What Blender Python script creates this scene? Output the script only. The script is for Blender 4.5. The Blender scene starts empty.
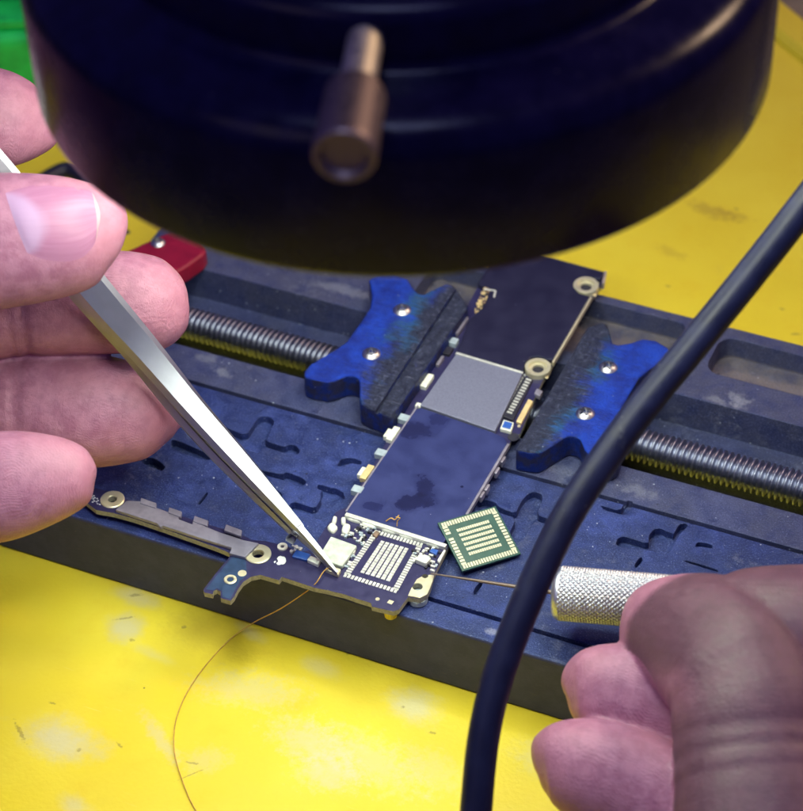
import bpy, bmesh, math, random
import numpy as np
from mathutils import Vector, Matrix
from mathutils.bvhtree import BVHTree
random.seed(4); rng = np.random.default_rng(4)
S = bpy.context.scene
COL = S.collection
S.unit_settings.scale_length = 0.01            # 1 unit = 1 cm
PI = math.pi

# ------------------------------------------------------------------ camera (X along the holder, Y away across it, Z up; z=0 is the holder's top)
AZ, EL, RO, F, DIST = math.radians(-25), math.radians(42), math.radians(-2), 2500.0, 44.0
FW = np.array([math.sin(AZ)*math.cos(EL), math.cos(AZ)*math.cos(EL), -math.sin(EL)])
R0 = np.array([math.cos(AZ), -math.sin(AZ), 0.0]); U0 = np.cross(R0, FW)
RT = math.cos(RO)*R0 + math.sin(RO)*U0; UP = -math.sin(RO)*R0 + math.cos(RO)*U0
CAM = -DIST*FW
TABLE = -1.34                                   # top of the yellow mat

def ray(x, y): return FW + RT*((x-401.5)/F) - UP*((y-405.5)/F)
def P(x, y, z=0.0):                             # point of the plane at height z
    d = ray(x, y); return CAM + d*((z-CAM[2])/d[2])
def D(x, y, dep): return CAM + ray(x, y)*dep    # point at a known distance
def XY(pts, z): return [tuple(P(a, b, z)[:2]) for a, b in pts]
def Z(ox, oy, k, pts): return [(ox+a/k, oy+b/k) for a, b in pts]

cd = bpy.data.cameras.new('camera'); cam = bpy.data.objects.new('camera', cd); COL.objects.link(cam)
M = Matrix(((RT[0], UP[0], -FW[0], CAM[0]), (RT[1], UP[1], -FW[1], CAM[1]), (RT[2], UP[2], -FW[2], CAM[2]), (0, 0, 0, 1)))
cam.matrix_world = M
cd.sensor_fit = 'HORIZONTAL'; cd.sensor_width = 36; cd.lens = 36*F/803
cd.clip_start = 0.5; cd.clip_end = 2000
cd.dof.use_dof = True; cd.dof.focus_distance = 40.6; cd.dof.aperture_fstop = 0.29
S.camera = cam

# ------------------------------------------------------------------ object helpers
def thing(name, label, cat, loc=(0, 0, 0), group=None):
    o = bpy.data.objects.new(name, None); COL.objects.link(o)
    o.location = loc; o.empty_display_size = .3
    o['label'] = label; o['category'] = cat
    if group: o['group'] = group
    return o
def tag(o, label, cat, group=None, kind=None):
    o['label'] = label; o['category'] = cat
    if group: o['group'] = group
    if kind: o['kind'] = kind
    return o
def origin(parent):
    v = Vector((0, 0, 0))
    while parent is not None:
        v += Vector(parent.location); parent = parent.parent
    return v
def link(name, me, mats, parent=None, loc=None, smooth=False):
    """me holds world coordinates; the object's origin goes to loc (or stays with its parent)"""
    if not isinstance(mats, (list, tuple)): mats = [mats]
    for m in mats: me.materials.append(m)
    o = bpy.data.objects.new(name, me); COL.objects.link(o)
    off = origin(parent)
    if loc is None: loc = Vector(off) if parent is not None else Vector((0, 0, 0))
    loc = Vector(loc)
    me.transform(Matrix.Translation(-loc))
    if parent is not None: o.parent = parent
    o.location = loc - off
    if smooth:
        me.polygons.foreach_set('use_smooth', [True]*len(me.polygons))
    return o
class MB:
    def __init__(s): s.v = []; s.f = []
    def add(s, vs, fs):
        b = len(s.v); s.v += [tuple(map(float, v)) for v in vs]; s.f += [tuple(b+i for i in f) for f in fs]; return s
    def prism(s, xy, z0, z1):
        n = len(xy)
        a = sum(xy[i][0]*xy[(i+1) % n][1]-xy[(i+1) % n][0]*xy[i][1] for i in range(n))
        if a < 0: xy = xy[::-1]
        zz0 = z0 if hasattr(z0, '__len__') else [z0]*n
        vs = [(x, y, z0) for x, y in xy]+[(x, y, z1) for x, y in xy]
        fs = [tuple(range(n))[::-1], tuple(range(n, 2*n))]+[(i, (i+1) % n, n+(i+1) % n, n+i) for i in range(n)]
        return s.add(vs, fs)
    def box(s, x0, x1, y0, y1, z0, z1): return s.prism([(x0, y0), (x1, y0), (x1, y1), (x0, y1)], z0, z1)
    def quadbox(s, p, e1, e2, n, h):            # box from a corner, two edge vectors, a normal and a height
        p, e1, e2, n = map(np.array, (p, e1, e2, n)); n = n*h
        vs = [p, p+e1, p+e1+e2, p+e2]; vs += [v+n for v in vs]
        return s.add(vs, [(3, 2, 1, 0), (4, 5, 6, 7), (0, 1, 5, 4), (1, 2, 6, 5), (2, 3, 7, 6), (3, 0, 4, 7)])
    def lathe(s, prof, o, ax=(0, 0, 1), n=64, close=False):
        ax = Vector(ax).normalized(); a = ax.orthogonal().normalized(); b = ax.cross(a); o = Vector(o)
        vs = []; fs = []; m = len(prof)
        for k in range(n):
            t = 2*PI*k/n; d = a*math.cos(t)+b*math.sin(t)
            vs += [o+d*r+ax*z for r, z in prof]
        for k in range(n):
            for i in range(m if close else m-1):
                j = (i+1) % m; k2 = (k+1) % n
                fs.append((k*m+i, k2*m+i, k2*m+j, k*m+j))
        return s.add(vs, fs)
    def tube(s, pts, rad, n=12, caps=True):
        pts = [Vector(p) for p in pts]; vs = []; fs = []; N = None
        if not hasattr(rad, '__len__'): rad = [rad]*len(pts)
        for i, p in enumerate(pts):
            t = (pts[min(i+1, len(pts)-1)]-pts[max(i-1, 0)]).normalized()
            N = t.orthogonal().normalized() if N is None else (N-t*N.dot(t)).normalized()
            B = t.cross(N)
            vs += [p+(N*math.cos(2*PI*k/n)+B*math.sin(2*PI*k/n))*rad[i] for k in range(n)]
        for i in range(len(pts)-1):
            fs += [(i*n+k, i*n+(k+1) % n, (i+1)*n+(k+1) % n, (i+1)*n+k) for k in range(n)]
        if caps: fs += [tuple(range(n))[::-1], tuple((len(pts)-1)*n+k for k in range(n))]
        return s.add(vs, fs)
    def mesh(s, name='m', bevel=0, segs=2, angle=40):
        me = bpy.data.meshes.new(name); me.from_pydata(s.v, [], s.f); me.update()
        bm = bmesh.new(); bm.from_mesh(me)
        bmesh.ops.recalc_face_normals(bm, faces=bm.faces)
        if bevel:
            es = [e for e in bm.edges if len(e.link_faces) == 2 and e.calc_face_angle(0) > math.radians(angle)]
            bmesh.ops.bevel(bm, geom=es, offset=bevel, segments=segs, affect='EDGES', profile=.5, clamp_overlap=True)
        bm.to_mesh(me); bm.free(); return me
    def build(s, name, mat, parent=None, loc=None, bevel=0, smooth=False, segs=2):
        return link(name, s.mesh(name, bevel, segs), mat, parent, loc, smooth)
def evaluated(me, mods):
    o = bpy.data.objects.new('temp', me); COL.objects.link(o)
    for typ, kw in mods:
        m = o.modifiers.new('m', typ)
        for k, v in kw.items(): setattr(m, k, v)
    dg = bpy.context.evaluated_depsgraph_get(); dg.update()
    out = bpy.data.meshes.new_from_object(o.evaluated_get(dg))
    bpy.data.objects.remove(o); return out
def cut(me, cutter):
    c = bpy.data.objects.new('cutter', cutter); COL.objects.link(c)
    out = evaluated(me, [('BOOLEAN', dict(operation='DIFFERENCE', solver='EXACT', object=c, use_self=True))])
    bpy.data.objects.remove(c); return out
def spline(pts, k=8):
    p = np.array(pts, float); p = np.vstack([2*p[0]-p[1], p, 2*p[-1]-p[-2]]); out = []
    for i in range(1, len(p)-2):
        for j in range(k):
            t = j/k; a, b, c, d = p[i-1:i+3]
            out.append(.5*(2*b+(c-a)*t+(2*a-5*b+4*c-d)*t*t+(3*b-a-3*c+d)*t**3))
    out.append(p[-2]); return np.array(out)

# ------------------------------------------------------------------ material helpers
class NT:
    def __init__(s, name):
        s.m = bpy.data.materials.new(name); s.m.use_nodes = True; s.t = s.m.node_tree; s.t.nodes.clear()
        s.out = s.n('ShaderNodeOutputMaterial'); s.b = s.n('ShaderNodeBsdfPrincipled'); s.l(s.b.outputs[0], s.out.inputs[0])
    def n(s, t, **kw):
        x = s.t.nodes.new(t)
        for k, v in kw.items(): setattr(x, k, v)
        return x
    def l(s, a, b): s.t.links.new(a, b)
    def put(s, sock, v):
        if isinstance(v, bpy.types.NodeSocket): s.l(v, sock)
        elif hasattr(v, '__len__') and len(v) == 3 and sock.type == 'RGBA': sock.default_value = (*v, 1)
        else: sock.default_value = v
    def coord(s, kind='Object'):
        if kind == 'World': return s.n('ShaderNodeNewGeometry').outputs['Position']
        return s.n('ShaderNodeTexCoord').outputs[kind]
    def scale(s, vec, k):
        m = s.n('ShaderNodeMapping'); s.l(vec, m.inputs[0]); m.inputs['Scale'].default_value = k if hasattr(k, '__len__') else (k, k, k); return m.outputs[0]
    def noise(s, vec, sc, det=4, rough=.55, dist=0):
        x = s.n('ShaderNodeTexNoise'); s.l(vec, x.inputs['Vector']); x.inputs['Scale'].default_value = sc; x.inputs['Detail'].default_value = det
        x.inputs['Roughness'].default_value = rough; x.inputs['Distortion'].default_value = dist; return x.outputs['Fac']
    def ramp(s, fac, lo, hi, a=0., b=1., smooth=True):
        x = s.n('ShaderNodeMapRange'); x.interpolation_type = 'SMOOTHSTEP' if smooth else 'LINEAR'
        s.put(x.inputs['Value'], fac)
        for nm, v in (('From Min', lo), ('From Max', hi), ('To Min', a), ('To Max', b)): x.inputs[nm].default_value = v
        return x.outputs[0]
    def mix(s, fac, a, b):
        x = s.n('ShaderNodeMix', data_type='RGBA'); s.put(x.inputs[0], fac); s.put(x.inputs[6], a); s.put(x.inputs[7], b); return x.outputs[2]
    def math(s, op, a, b=0., c=0.):
        x = s.n('ShaderNodeMath', operation=op)
        for i, v in enumerate((a, b, c)):
            if i < len(x.inputs): s.put(x.inputs[i], v)
        return x.outputs[0]
    def specks(s, vec, sc, size, keep):
        v = s.n('ShaderNodeTexVoronoi'); s.l(vec, v.inputs['Vector']); v.inputs['Scale'].default_value = sc
        sep = s.n('ShaderNodeSeparateColor'); s.l(v.outputs['Color'], sep.inputs[0])
        near = s.math('LESS_THAN', v.outputs['Distance'], s.math('MULTIPLY', sep.outputs[1], size))
        return s.math('MULTIPLY', near, s.math('GREATER_THAN', sep.outputs[0], 1-keep))
    def bump(s, h, strength, dist, prev=None):
        x = s.n('ShaderNodeBump'); s.l(h, x.inputs['Height']); x.inputs['Strength'].default_value = strength; x.inputs['Distance'].default_value = dist
        if prev is not None: s.l(prev, x.inputs['Normal'])
        return x.outputs[0]
    def bevel(s, r):
        x = s.n('ShaderNodeBevel'); x.samples = 4; x.inputs['Radius'].default_value = r; return x.outputs[0]
    def spot(s, vec, c, rx, ry, ang, wob, soft=.35):  # an irregular elliptical mark on a horizontal surface
        m = s.n('ShaderNodeMapping', vector_type='TEXTURE'); s.l(vec, m.inputs[0])
        m.inputs['Location'].default_value = (*c, 0); m.inputs['Rotation'].default_value = (0, 0, ang); m.inputs['Scale'].default_value = (rx, ry, 1e6)
        ln = s.n('ShaderNodeVectorMath', operation='LENGTH'); s.l(m.outputs[0], ln.inputs[0])
        return s.ramp(s.math('ADD', ln.outputs['Value'], wob), 1-soft, 1+soft, 1, 0)
    def set(s, **kw):
        for k, v in kw.items(): s.put(s.b.inputs[{'base': 'Base Color', 'rough': 'Roughness', 'metal': 'Metallic', 'normal': 'Normal', 'spec': 'Specular IOR Level', 'coat': 'Coat Weight', 'sss': 'Subsurface Weight', 'trans': 'Transmission Weight', 'emit': 'Emission Color', 'power': 'Emission Strength', 'tint': 'Specular Tint'}.get(k, k)], v)
        return s
def simple(name, base, rough=.5, metal=0., vary=.15, nscale=6, bump=0., bscale=40, rvar=.04, dust=None, **kw):
    t = NT(name); co = t.coord(); f = t.noise(co, nscale)
    t.set(base=t.mix(t.ramp(f, .3, .7), tuple(c*(1-vary) for c in base), tuple(min(1, c*(1+vary)) for c in base)),
          rough=t.ramp(f, .3, .7, max(.03, rough-rvar), min(1, rough+rvar)), metal=metal, **kw)
    if dust:
        cur = t.b.inputs['Base Color'].links[0].from_socket
        t.set(base=t.mix(t.math('MULTIPLY', t.math('MAXIMUM', t.specks(co, dust[0], .12, dust[1]), t.math('MULTIPLY', t.ramp(t.noise(co, dust[0]*.35, 6, .75), .62, .75), .5)), dust[2]), cur, (.30, .30, .36)))
    if bump: t.set(normal=t.bump(t.noise(co, bscale), bump, .01))
    return t.m

# ------------------------------------------------------------------ materials
def make_mat_yellow():
    t = NT('yellow_silicone'); co = t.coord('World')
    big = t.noise(co, .22, 3); mid = t.noise(co, 1.1, 5, .6); fine = t.noise(co, 14, 4)
    c = t.mix(t.ramp(big, .35, .65), (.73, .575, .028), (.79, .655, .045))
    c = t.mix(t.ramp(mid, .55, .8, 0, .35), c, (.70, .48, .012))
    wob = t.math('MULTIPLY', t.math('SUBTRACT', t.noise(co, 1.9, 6, .7), .5), 2.4)
    wob2 = t.math('MULTIPLY', t.math('SUBTRACT', t.noise(co, 6, 5, .7), .5), 3.4)
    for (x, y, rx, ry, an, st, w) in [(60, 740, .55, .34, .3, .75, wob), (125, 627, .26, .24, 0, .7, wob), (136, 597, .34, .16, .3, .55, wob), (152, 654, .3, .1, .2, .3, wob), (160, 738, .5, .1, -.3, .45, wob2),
                                  (415, 706, .36, .27, 0, .7, wob), (330, 772, .45, .3, .5, .55, wob2), (310, 742, .6, .3, .2, .5, wob2), (250, 690, .7, .3, .6, .4, wob2), (370, 760, .8, .35, .1, .4, wob2), (322, 668, .3, .14, .1, .35, wob), (205, 760, .3, .2, 1., .3, wob2), (75, 806, .25, .15, 0, .5, wob),  # real stains, some strengthened here to paint in the whitish glare
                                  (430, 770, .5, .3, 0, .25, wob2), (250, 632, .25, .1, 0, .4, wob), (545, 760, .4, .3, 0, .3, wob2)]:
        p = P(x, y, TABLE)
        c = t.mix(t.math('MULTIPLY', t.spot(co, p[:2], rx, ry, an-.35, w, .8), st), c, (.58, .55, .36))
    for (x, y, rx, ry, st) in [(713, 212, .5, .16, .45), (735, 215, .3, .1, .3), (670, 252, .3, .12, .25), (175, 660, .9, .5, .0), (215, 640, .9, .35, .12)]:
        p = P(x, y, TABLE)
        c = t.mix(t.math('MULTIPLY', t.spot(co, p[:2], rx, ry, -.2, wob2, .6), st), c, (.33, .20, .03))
    p = P(126, 232, TABLE); c = t.mix(t.spot(co, p[:2], .09, .075, 0, t.math('MULTIPLY', wob2, .25), .2), c, (.05, .035, .05))
    for (x, y, rx, ry, an) in [(736, 209, .05, .03, 0), (668, 286, .05, .03, 0), (782, 309, .05, .03, 0), (796, 334, .08, .03, .4), (184, 627, .035, .03, 0), (120, 746, .07, .02, -.5), (190, 775, .2, .012, .9), (20, 732, .2, .03, -.7), (126, 618, .15, .018, .6), (132, 640, .04, .03, 0),
                               (79, 750, .035, .03, 0), (403, 707, .03, .025, 0), (432, 733, .05, .03, 0), (348, 654, .03, .025, 0), (135, 595, .1, .03, .5), (192, 763, .1, .02, .2), (700, 160, .03, .02, 0), (795, 15, .08, .05, 0), (52, 703, .05, .02, 0)]:
        p = P(x, y, TABLE); c = t.mix(t.math('MULTIPLY', t.spot(co, p[:2], rx, ry, an, t.math('MULTIPLY', t.math('SUBTRACT', t.noise(co, 24, 3), .5), 3.), .5), .5), c, (.20, .14, .04))
    c = t.mix(t.math('MULTIPLY', t.specks(co, 2.3, .045, .18), .7), c, (.14, .09, .03))
    c = t.mix(t.math('MULTIPLY', t.specks(co, 3.1, .04, .12), .6), c, (.85, .8, .55))
    rot = t.n('ShaderNodeMapping'); t.l(co, rot.inputs[0]); rot.inputs['Rotation'].default_value = (0, 0, .55); rot.inputs['Scale'].default_value = (.5, 9, 1)
    scr = t.math('MULTIPLY', t.ramp(t.noise(rot.outputs[0], 1.6, 4, .6, .3), .66, .74), t.ramp(t.noise(co, .5, 2), .45, .65))
    c = t.mix(t.math('MULTIPLY', scr, .22), c, (.80, .74, .36))
    c = t.mix(t.math('MULTIPLY', t.ramp(t.noise(co, 1.0, 6, .72), .60, .78), .15), c, (.50, .40, .09))
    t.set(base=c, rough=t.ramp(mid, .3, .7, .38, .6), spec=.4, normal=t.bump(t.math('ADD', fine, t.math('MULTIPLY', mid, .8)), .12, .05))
    return t.m
def make_plate(side=False):
    t = NT('sawn_composite_edge' if side else 'navy_composite'); co = t.coord('World')
    a = t.noise(co, .8, 6, .62); b = t.noise(co, 3.5, 5, .6); fi = t.noise(co, 26, 4, .6)
    sep = t.n('ShaderNodeSeparateXYZ'); t.l(co, sep.inputs[0])
    if side:
        c = t.mix(t.ramp(b, .3, .7), (.022, .027, .080), (.036, .042, .110))
        c = t.mix(t.math('MULTIPLY', t.specks(co, 4, .10, .2), .5), c, (.13, .12, .12))
        scr = t.noise(t.scale(co, (.6, 1, 5)), 9, 3)
        c = t.mix(t.ramp(scr, .62, .75, 0, .35), c, (.10, .095, .10))
        t.set(base=c, rough=.62, normal=t.bump(fi, .25, .02, t.bevel(.05)))
        return t.m
    c = t.mix(t.ramp(b, .32, .7), (.014, .024, .115), (.034, .054, .24))
    c = t.mix(t.ramp(a, .36, .62), c, (.014, .022, .095))
    worn = t.math('MAXIMUM', t.ramp(sep.outputs[1], 1.9, 2.2), t.math('MULTIPLY', t.ramp(sep.outputs[1], -.86, -.78), .75))   # rubbed grey rails
    c = t.mix(t.math('MULTIPLY', worn, t.ramp(b, .25, .6, .35, .85)), c, (.066, .066, .11))
    c = t.mix(t.math('MULTIPLY', t.math('MULTIPLY', t.ramp(a, .52, .68), t.ramp(t.noise(co, 6, 5, .7), .45, .68)), .5), c, (.17, .18, .26))
    wob2 = t.math('MULTIPLY', t.math('SUBTRACT', t.noise(co, 5, 6, .72), .5), 4.5)
    for (x, y, rx, ry, st) in [(738, 401, .17, .15, .85), (222, 372, .16, .1, .5), (208, 358, .2, .1, .4), (345, 290, .5, .12, .45), (716, 400, .2, .07, .5), (390, 750, .2, .1, .3), (770, 358, .3, .1, .3), (640, 492, .25, .12, .45), (560, 470, .2, .1, .3), (492, 632, .1, .06, .8)]:
        p = P(x, y, 0); c = t.mix(t.math('MULTIPLY', t.spot(co, p[:2], rx, ry, 0, wob2, .6), st*.55), c, (.36, .37, .45))
    # the pockets' floors are bare tan board
    c = t.mix(t.math('MULTIPLY', t.ramp(sep.outputs[2], -.38, -.42), t.math('MULTIPLY', t.ramp(sep.outputs[1], 2.55, 2.65), t.ramp(b, .3, .65, .35, .9))), c, (.17, .14, .135))
    grain = t.noise(co, 38, 3, .7)
    c = t.mix(t.ramp(grain, .53, .70, 0, .6), c, (.15, .18, .38)); c = t.mix(t.ramp(grain, .48, .3, 0, .7), c, (.008, .012, .06))
    c = t.mix(t.math('MULTIPLY', t.specks(co, 9, .16, .22), .75), c, (.38, .42, .55))
    c = t.mix(t.math('MULTIPLY', t.specks(co, 17, .16, .25), .5), c, (.30, .34, .5))
    c = t.mix(t.math('MULTIPLY', t.specks(co, 5, .12, .25), .8), c, (.008, .008, .02))
    scr = t.noise(t.scale(co, (1, 8, 1)), 7, 3)
    c = t.mix(t.ramp(scr, .66, .74, 0, .25), c, (.14, .16, .28))
    h = t.math('ADD', t.math('MULTIPLY', fi, .5), t.math('MULTIPLY', t.noise(co, 7, 5, .65), 1.))
    t.set(base=c, rough=t.ramp(b, .3, .7, .28, .56), spec=.6, tint=(.50, .62, 1.0), normal=t.bump(t.math('ADD', h, t.math('MULTIPLY', grain, .6)), .42, .04, t.bevel(.03)))
    return t.m
def make_jaw(side=False):
    t = NT('blue_jaw_side' if side else 'scorched_blue_jaw'); co = t.coord('World')
    sep = t.n('ShaderNodeSeparateXYZ'); t.l(co, sep.inputs[0])
    fi = t.noise(co, 22, 5, .65); mid = t.noise(co, 3, 5, .6)
    d = t.math('ABSOLUTE', t.math('SUBTRACT', sep.outputs[0], 1.215))
    streak = t.noise(t.scale(co, (2.0, 9, 2)), 2.2, 6, .75)
    d = t.math('ADD', d, t.math('MULTIPLY', t.math('SUBTRACT', streak, .5), 1.25))
    d = t.math('ADD', d, t.math('MULTIPLY', t.math('SUBTRACT', t.noise(co, 1.6, 5, .65), .5), 1.3))
    blue = t.mix(t.ramp(mid, .3, .7), (.002, .014, .22), (.006, .048, .48))
    teal = t.mix(fi, (.012, .09, .28), (.02, .16, .36))
    chip = t.noise(t.scale(co, (3, 1.6, 3)), 5, 6, .75)
    char = t.mix(t.ramp(fi, .3, .7), (.004, .005, .018), (.026, .03, .066)); char = t.mix(t.ramp(chip, .50, .68), char, (.065, .075, .135)); char = t.mix(t.ramp(chip, .46, .34), char, (.004, .004, .012))
    if side:
        c = t.mix(t.ramp(t.noise(co, 5, 4), .4, .6), (.02, .02, .06), (.006, .02, .17))
    else:
        c = t.mix(t.ramp(d, 1.7, 2.15), t.mix(t.ramp(t.noise(co, 1.2, 2), .45, .6), blue, teal), blue); c = t.mix(t.ramp(d, 1.5, 2.08), char, c)
        c = t.mix(t.math('MULTIPLY', t.ramp(streak, .56, .70), t.ramp(d, 2.3, 1.2)), c, (.15, .16, .24))
        c = t.mix(t.math('MULTIPLY', t.ramp(t.noise(co, 2.2, 6, .7, 1), .62, .72), .65), c, (.03, .035, .12))
    c = t.mix(t.math('MULTIPLY', t.specks(co, 9, .12, .2), .6), c, (.4, .45, .55))
    t.set(base=c, rough=t.ramp(fi, .3, .7, .3, .55), spec=.5, tint=(.6, .7, 1.0), normal=t.bump(t.math('ADD', fi, t.math('MULTIPLY', streak, 1.5)), .6, .05, t.bevel(.04)))
    return t.m
def make_shield(name, base, stains, rough):
    t = NT(name); co = t.coord('World'); n = t.noise(co, 2.5, 6, .6); fi = t.noise(co, 60, 3)
    c = t.mix(t.ramp(n, .3, .7), base, tuple(k*1.35 for k in base)); r = t.ramp(n, .3, .7, rough-.06, rough+.1)
    wob = t.math('MULTIPLY', t.math('SUBTRACT', t.noise(co, 3.2, 5, .6), .5), 2.6)
    for (x, y, rx, ry, an, st) in stains:
        p = P(x, y, .3); s = t.spot(co, p[:2], rx, ry, an, wob, .45)
        c = t.mix(t.math('MULTIPLY', s, st), c, (.010, .010, .032)); r = t.mix(s, r, (.16, .16, .16))
    c = t.mix(t.math('MULTIPLY', t.specks(co, 7, .07, .3), .6), c, (.35, .36, .45))
    t.set(base=c, rough=r, spec=.5, tint=(.62, .70, 1.0), normal=t.bump(t.math('ADD', fi, t.math('MULTIPLY', n, 2)), .12, .02, t.bevel(.015)))
    return t.m
def make_skin(name, deep, light, tan):
    t = NT(name); co = t.coord()
    def at(n): return t.n('ShaderNodeAttribute', attribute_name=n).outputs['Fac']
    s, b, pad, ton = at('along'), at('across'), at('pad'), at('tone')
    big = t.noise(co, .9, 4); mot = t.noise(co, 4.5, 5, .6); fine = t.noise(co, 34, 4, .6)
    c = t.mix(t.ramp(mot, .34, .66), deep, light)
    c = t.mix(t.ramp(big, .35, .7, 0, .5), c, tuple(.5*(x+y) for x, y in zip(deep, (.52, .22, .27))))
    c = t.mix(t.math('MULTIPLY', t.ramp(s, 1.1, .2), .35), c, (.48, .19, .27))          # fingertips are pinker
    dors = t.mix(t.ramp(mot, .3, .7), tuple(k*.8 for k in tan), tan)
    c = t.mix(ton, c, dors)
    c = t.mix(t.math('MULTIPLY', t.specks(co, 11, .1, .12), .35), c, (.34, .17, .16))
    # papillary ridges: arches round the middle of the pad
    sd = t.math('SUBTRACT', s, 1.25)
    rad = t.math('SQRT', t.math('ADD', t.math('MULTIPLY', sd, sd), t.math('MULTIPLY', t.math('MULTIPLY', b, b), 1.3)))
    rad = t.math('ADD', rad, t.math('MULTIPLY', t.noise(co, 1.1, 2), .55))
    ridge = t.math('SINE', t.math('MULTIPLY', rad, 2*PI/.047))
    ridge = t.math('MULTIPLY', ridge, t.math('MULTIPLY', pad, t.ramp(t.noise(co, 2.2, 2), .3, .6, .25, 1)))
    # wrinkles running round the finger
    wr = t.n('ShaderNodeCombineXYZ'); t.l(t.math('MULTIPLY', s, 6.), wr.inputs[0]); t.l(t.math('MULTIPLY', b, 1.1), wr.inputs[1])
    wn = t.math('ABSOLUTE', t.math('SUBTRACT', t.noise(wr.outputs[0], 1.0, 4, .6), .5))
    wn = t.math('MULTIPLY', t.ramp(wn, 0, .09), t.ramp(s, 1.5, 2.6, .18, 1))
    cell = t.n('ShaderNodeTexVoronoi', feature='DISTANCE_TO_EDGE'); t.l(co, cell.inputs['Vector']); cell.inputs['Scale'].default_value = 16
    wn = t.math('MULTIPLY', wn, t.math('SUBTRACT', 1., t.math('MULTIPLY', ton, .6)))
    nrm = t.bump(ridge, .2, .011)
    nrm = t.bump(wn, .28, .03, nrm)
    nrm = t.bump(t.ramp(cell.outputs['Distance'], 0, .12), .18, .012, nrm)
    nrm = t.bump(t.math('ADD', fine, t.math('MULTIPLY', mot, 1.5)), .22, .02, nrm)
    t.set(base=c, rough=t.ramp(mot, .3, .7, .40, .54), spec=.42, normal=nrm, sss=.14)
    t.b.inputs['Subsurface Radius'].default_value = (1, .35, .22); t.b.inputs['Subsurface Scale'].default_value = .09
    return t.m
def make_nail():
    t = NT('nail_plate'); co = t.coord()
    u = t.n('ShaderNodeAttribute', attribute_name='u').outputs['Fac']; v = t.n('ShaderNodeAttribute', attribute_name='v').outputs['Fac']
    sep = t.n('ShaderNodeCombineXYZ'); t.l(t.math('MULTIPLY', u, 1.2), sep.inputs[0]); t.l(t.math('MULTIPLY', v, 16), sep.inputs[1])
    st = t.noise(sep.outputs[0], 1, 3)
    c = t.mix(t.ramp(st, .35, .65), (.31, .125, .235), (.35, .15, .27))
    vv = t.math('SUBTRACT', v, .5); lun = t.math('ADD', u, t.math('MULTIPLY', t.math('MULTIPLY', vv, vv), 1.3))
    c = t.mix(t.ramp(lun, .44, .27), c, (.38, .235, .40))
    c = t.mix(t.ramp(u, .925, .945), c, (.38, .27, .32))
    t.set(base=c, rough=.42, spec=.35, sss=.1, normal=t.bump(st, .12, .02))
    t.b.inputs['Subsurface Radius'].default_value = (1, .4, .3); t.b.inputs['Subsurface Scale'].default_value = .06
    return t.m
def make_steel(name, base, rough, stretch=(1, 1, 1), bscale=30, b=.1, rv=1.):
    t = NT(name); co = t.coord(); n = t.noise(t.scale(co, stretch), bscale, 3); m = t.noise(co, 2.5, 4)
    t.set(base=t.mix(t.ramp(m, .3, .7), tuple(k*.9 for k in base), base), metal=1., rough=t.ramp(n, .3, .7, max(.05, rough-.06*rv), rough+.08*rv), normal=t.bump(n, b, .01))
    return t.m

YEL = make_mat_yellow(); PLATE = make_plate(); EDGE = make_plate(True); JAW = make_jaw(); JAWS = make_jaw(True)
STEEL = make_steel('thread_steel', (.33, .35, .46), .36, bscale=18, b=.05)
SCREW = make_steel('screw_steel', (.50, .50, .55), .36, bscale=20, b=.15)
TWZ = make_steel('brushed_steel', (.47, .485, .57), .37, bscale=25, b=.0, rv=.1)
ALU = make_steel('knurled_aluminium', (.64, .67, .75), .40, bscale=20, b=.0, rv=.2)
BRASS = make_steel('nickelled_brass', (.90, .84, .68), .5, bscale=12, b=.05); DULL = make_steel('dull_brass', (.30, .24, .22), .5, bscale=12, b=.1)
GOLD = simple('gold_plating', (.85, .66, .34), .38, .35, .08)
GOLDP = simple('gold_mount', (.80, .74, .52), .36, .6, .06)
TIN = simple('tinned_solder', (.80, .81, .76), .33, .45, .1, 20, bump=.3, bscale=60)
PADF = simple('beige_pads', (.56, .54, .42), .45, .2, .12, 30)
CREAM = simple('pale_ceramic', (.70, .72, .66), .5, 0, .1, 14, bump=.2)
TAPE = simple('grey_tape', (.33, .40, .48), .5, 0, .12, 10)
PCB = simple('black_solder_mask', (.026, .024, .085), .33, 0, .12, 8, bump=.12, bscale=90, spec=.5, dust=(14, .3, .4))
PCBB = simple('blue_solder_mask', (.022, .050, .125), .36, 0, .2, 8, bump=.1, bscale=90)
EDGEP = simple('board_edge', (.30, .29, .24), .6, 0, .2, 20)
TIN2 = simple('stamped_nickel', (.28, .265, .35), .40, .35, .15, 5, bump=.1)
CPU = simple('etched_silicon_lid', (.19, .20, .30), .36, .2, .12, 45, bump=.4, bscale=60, dust=(30, .3, .25))
CPUW = simple('pale_chip_lid', (.54, .60, .54), .42, .1, .14, 9, bump=.4, bscale=22, dust=(10, .3, .5))
BLUEC = simple('blue_component', (.03, .10, .42), .35, 0, .15, 10)
DARKC = simple('dark_component', (.02, .02, .035), .45, 0, .3, 10)
BROWNC = simple('tan_component', (.22, .15, .11), .5, 0, .3, 10)
GREEN = simple('green_substrate', (.014, .068, .058), .38, 0, .12, 9, bump=.08)
RED = simple('red_plastic', (.22, .006, .026), .36, 0, .15, 3, bump=.15, bscale=25)
COPPER = simple('copper_wire', (.62, .36, .08), .4, .15, .2, 10)
CABLE = simple('black_rubber', (.0045, .006, .030), .46, 0, .2, 3, bump=.3, bscale=9, spec=.25, dust=(7, .3, .22))
HOUSE = simple('black_lamp_enamel', (.0035, .0025, .026), .25, 0, .25, 2.5, bump=.06, bscale=12, rvar=.05, spec=.2, dust=(6, .25, .10))
LENS = simple('dark_glass', (.01, .01, .015), .08, 0)
GREENP = simple('green_plastic', (.012, .56, .09), .3, 0, .25, 1.2, bump=.1, bscale=4)
TEAL = simple('teal_plastic', (.03, .13, .15), .35, 0, .2, 2)
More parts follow.
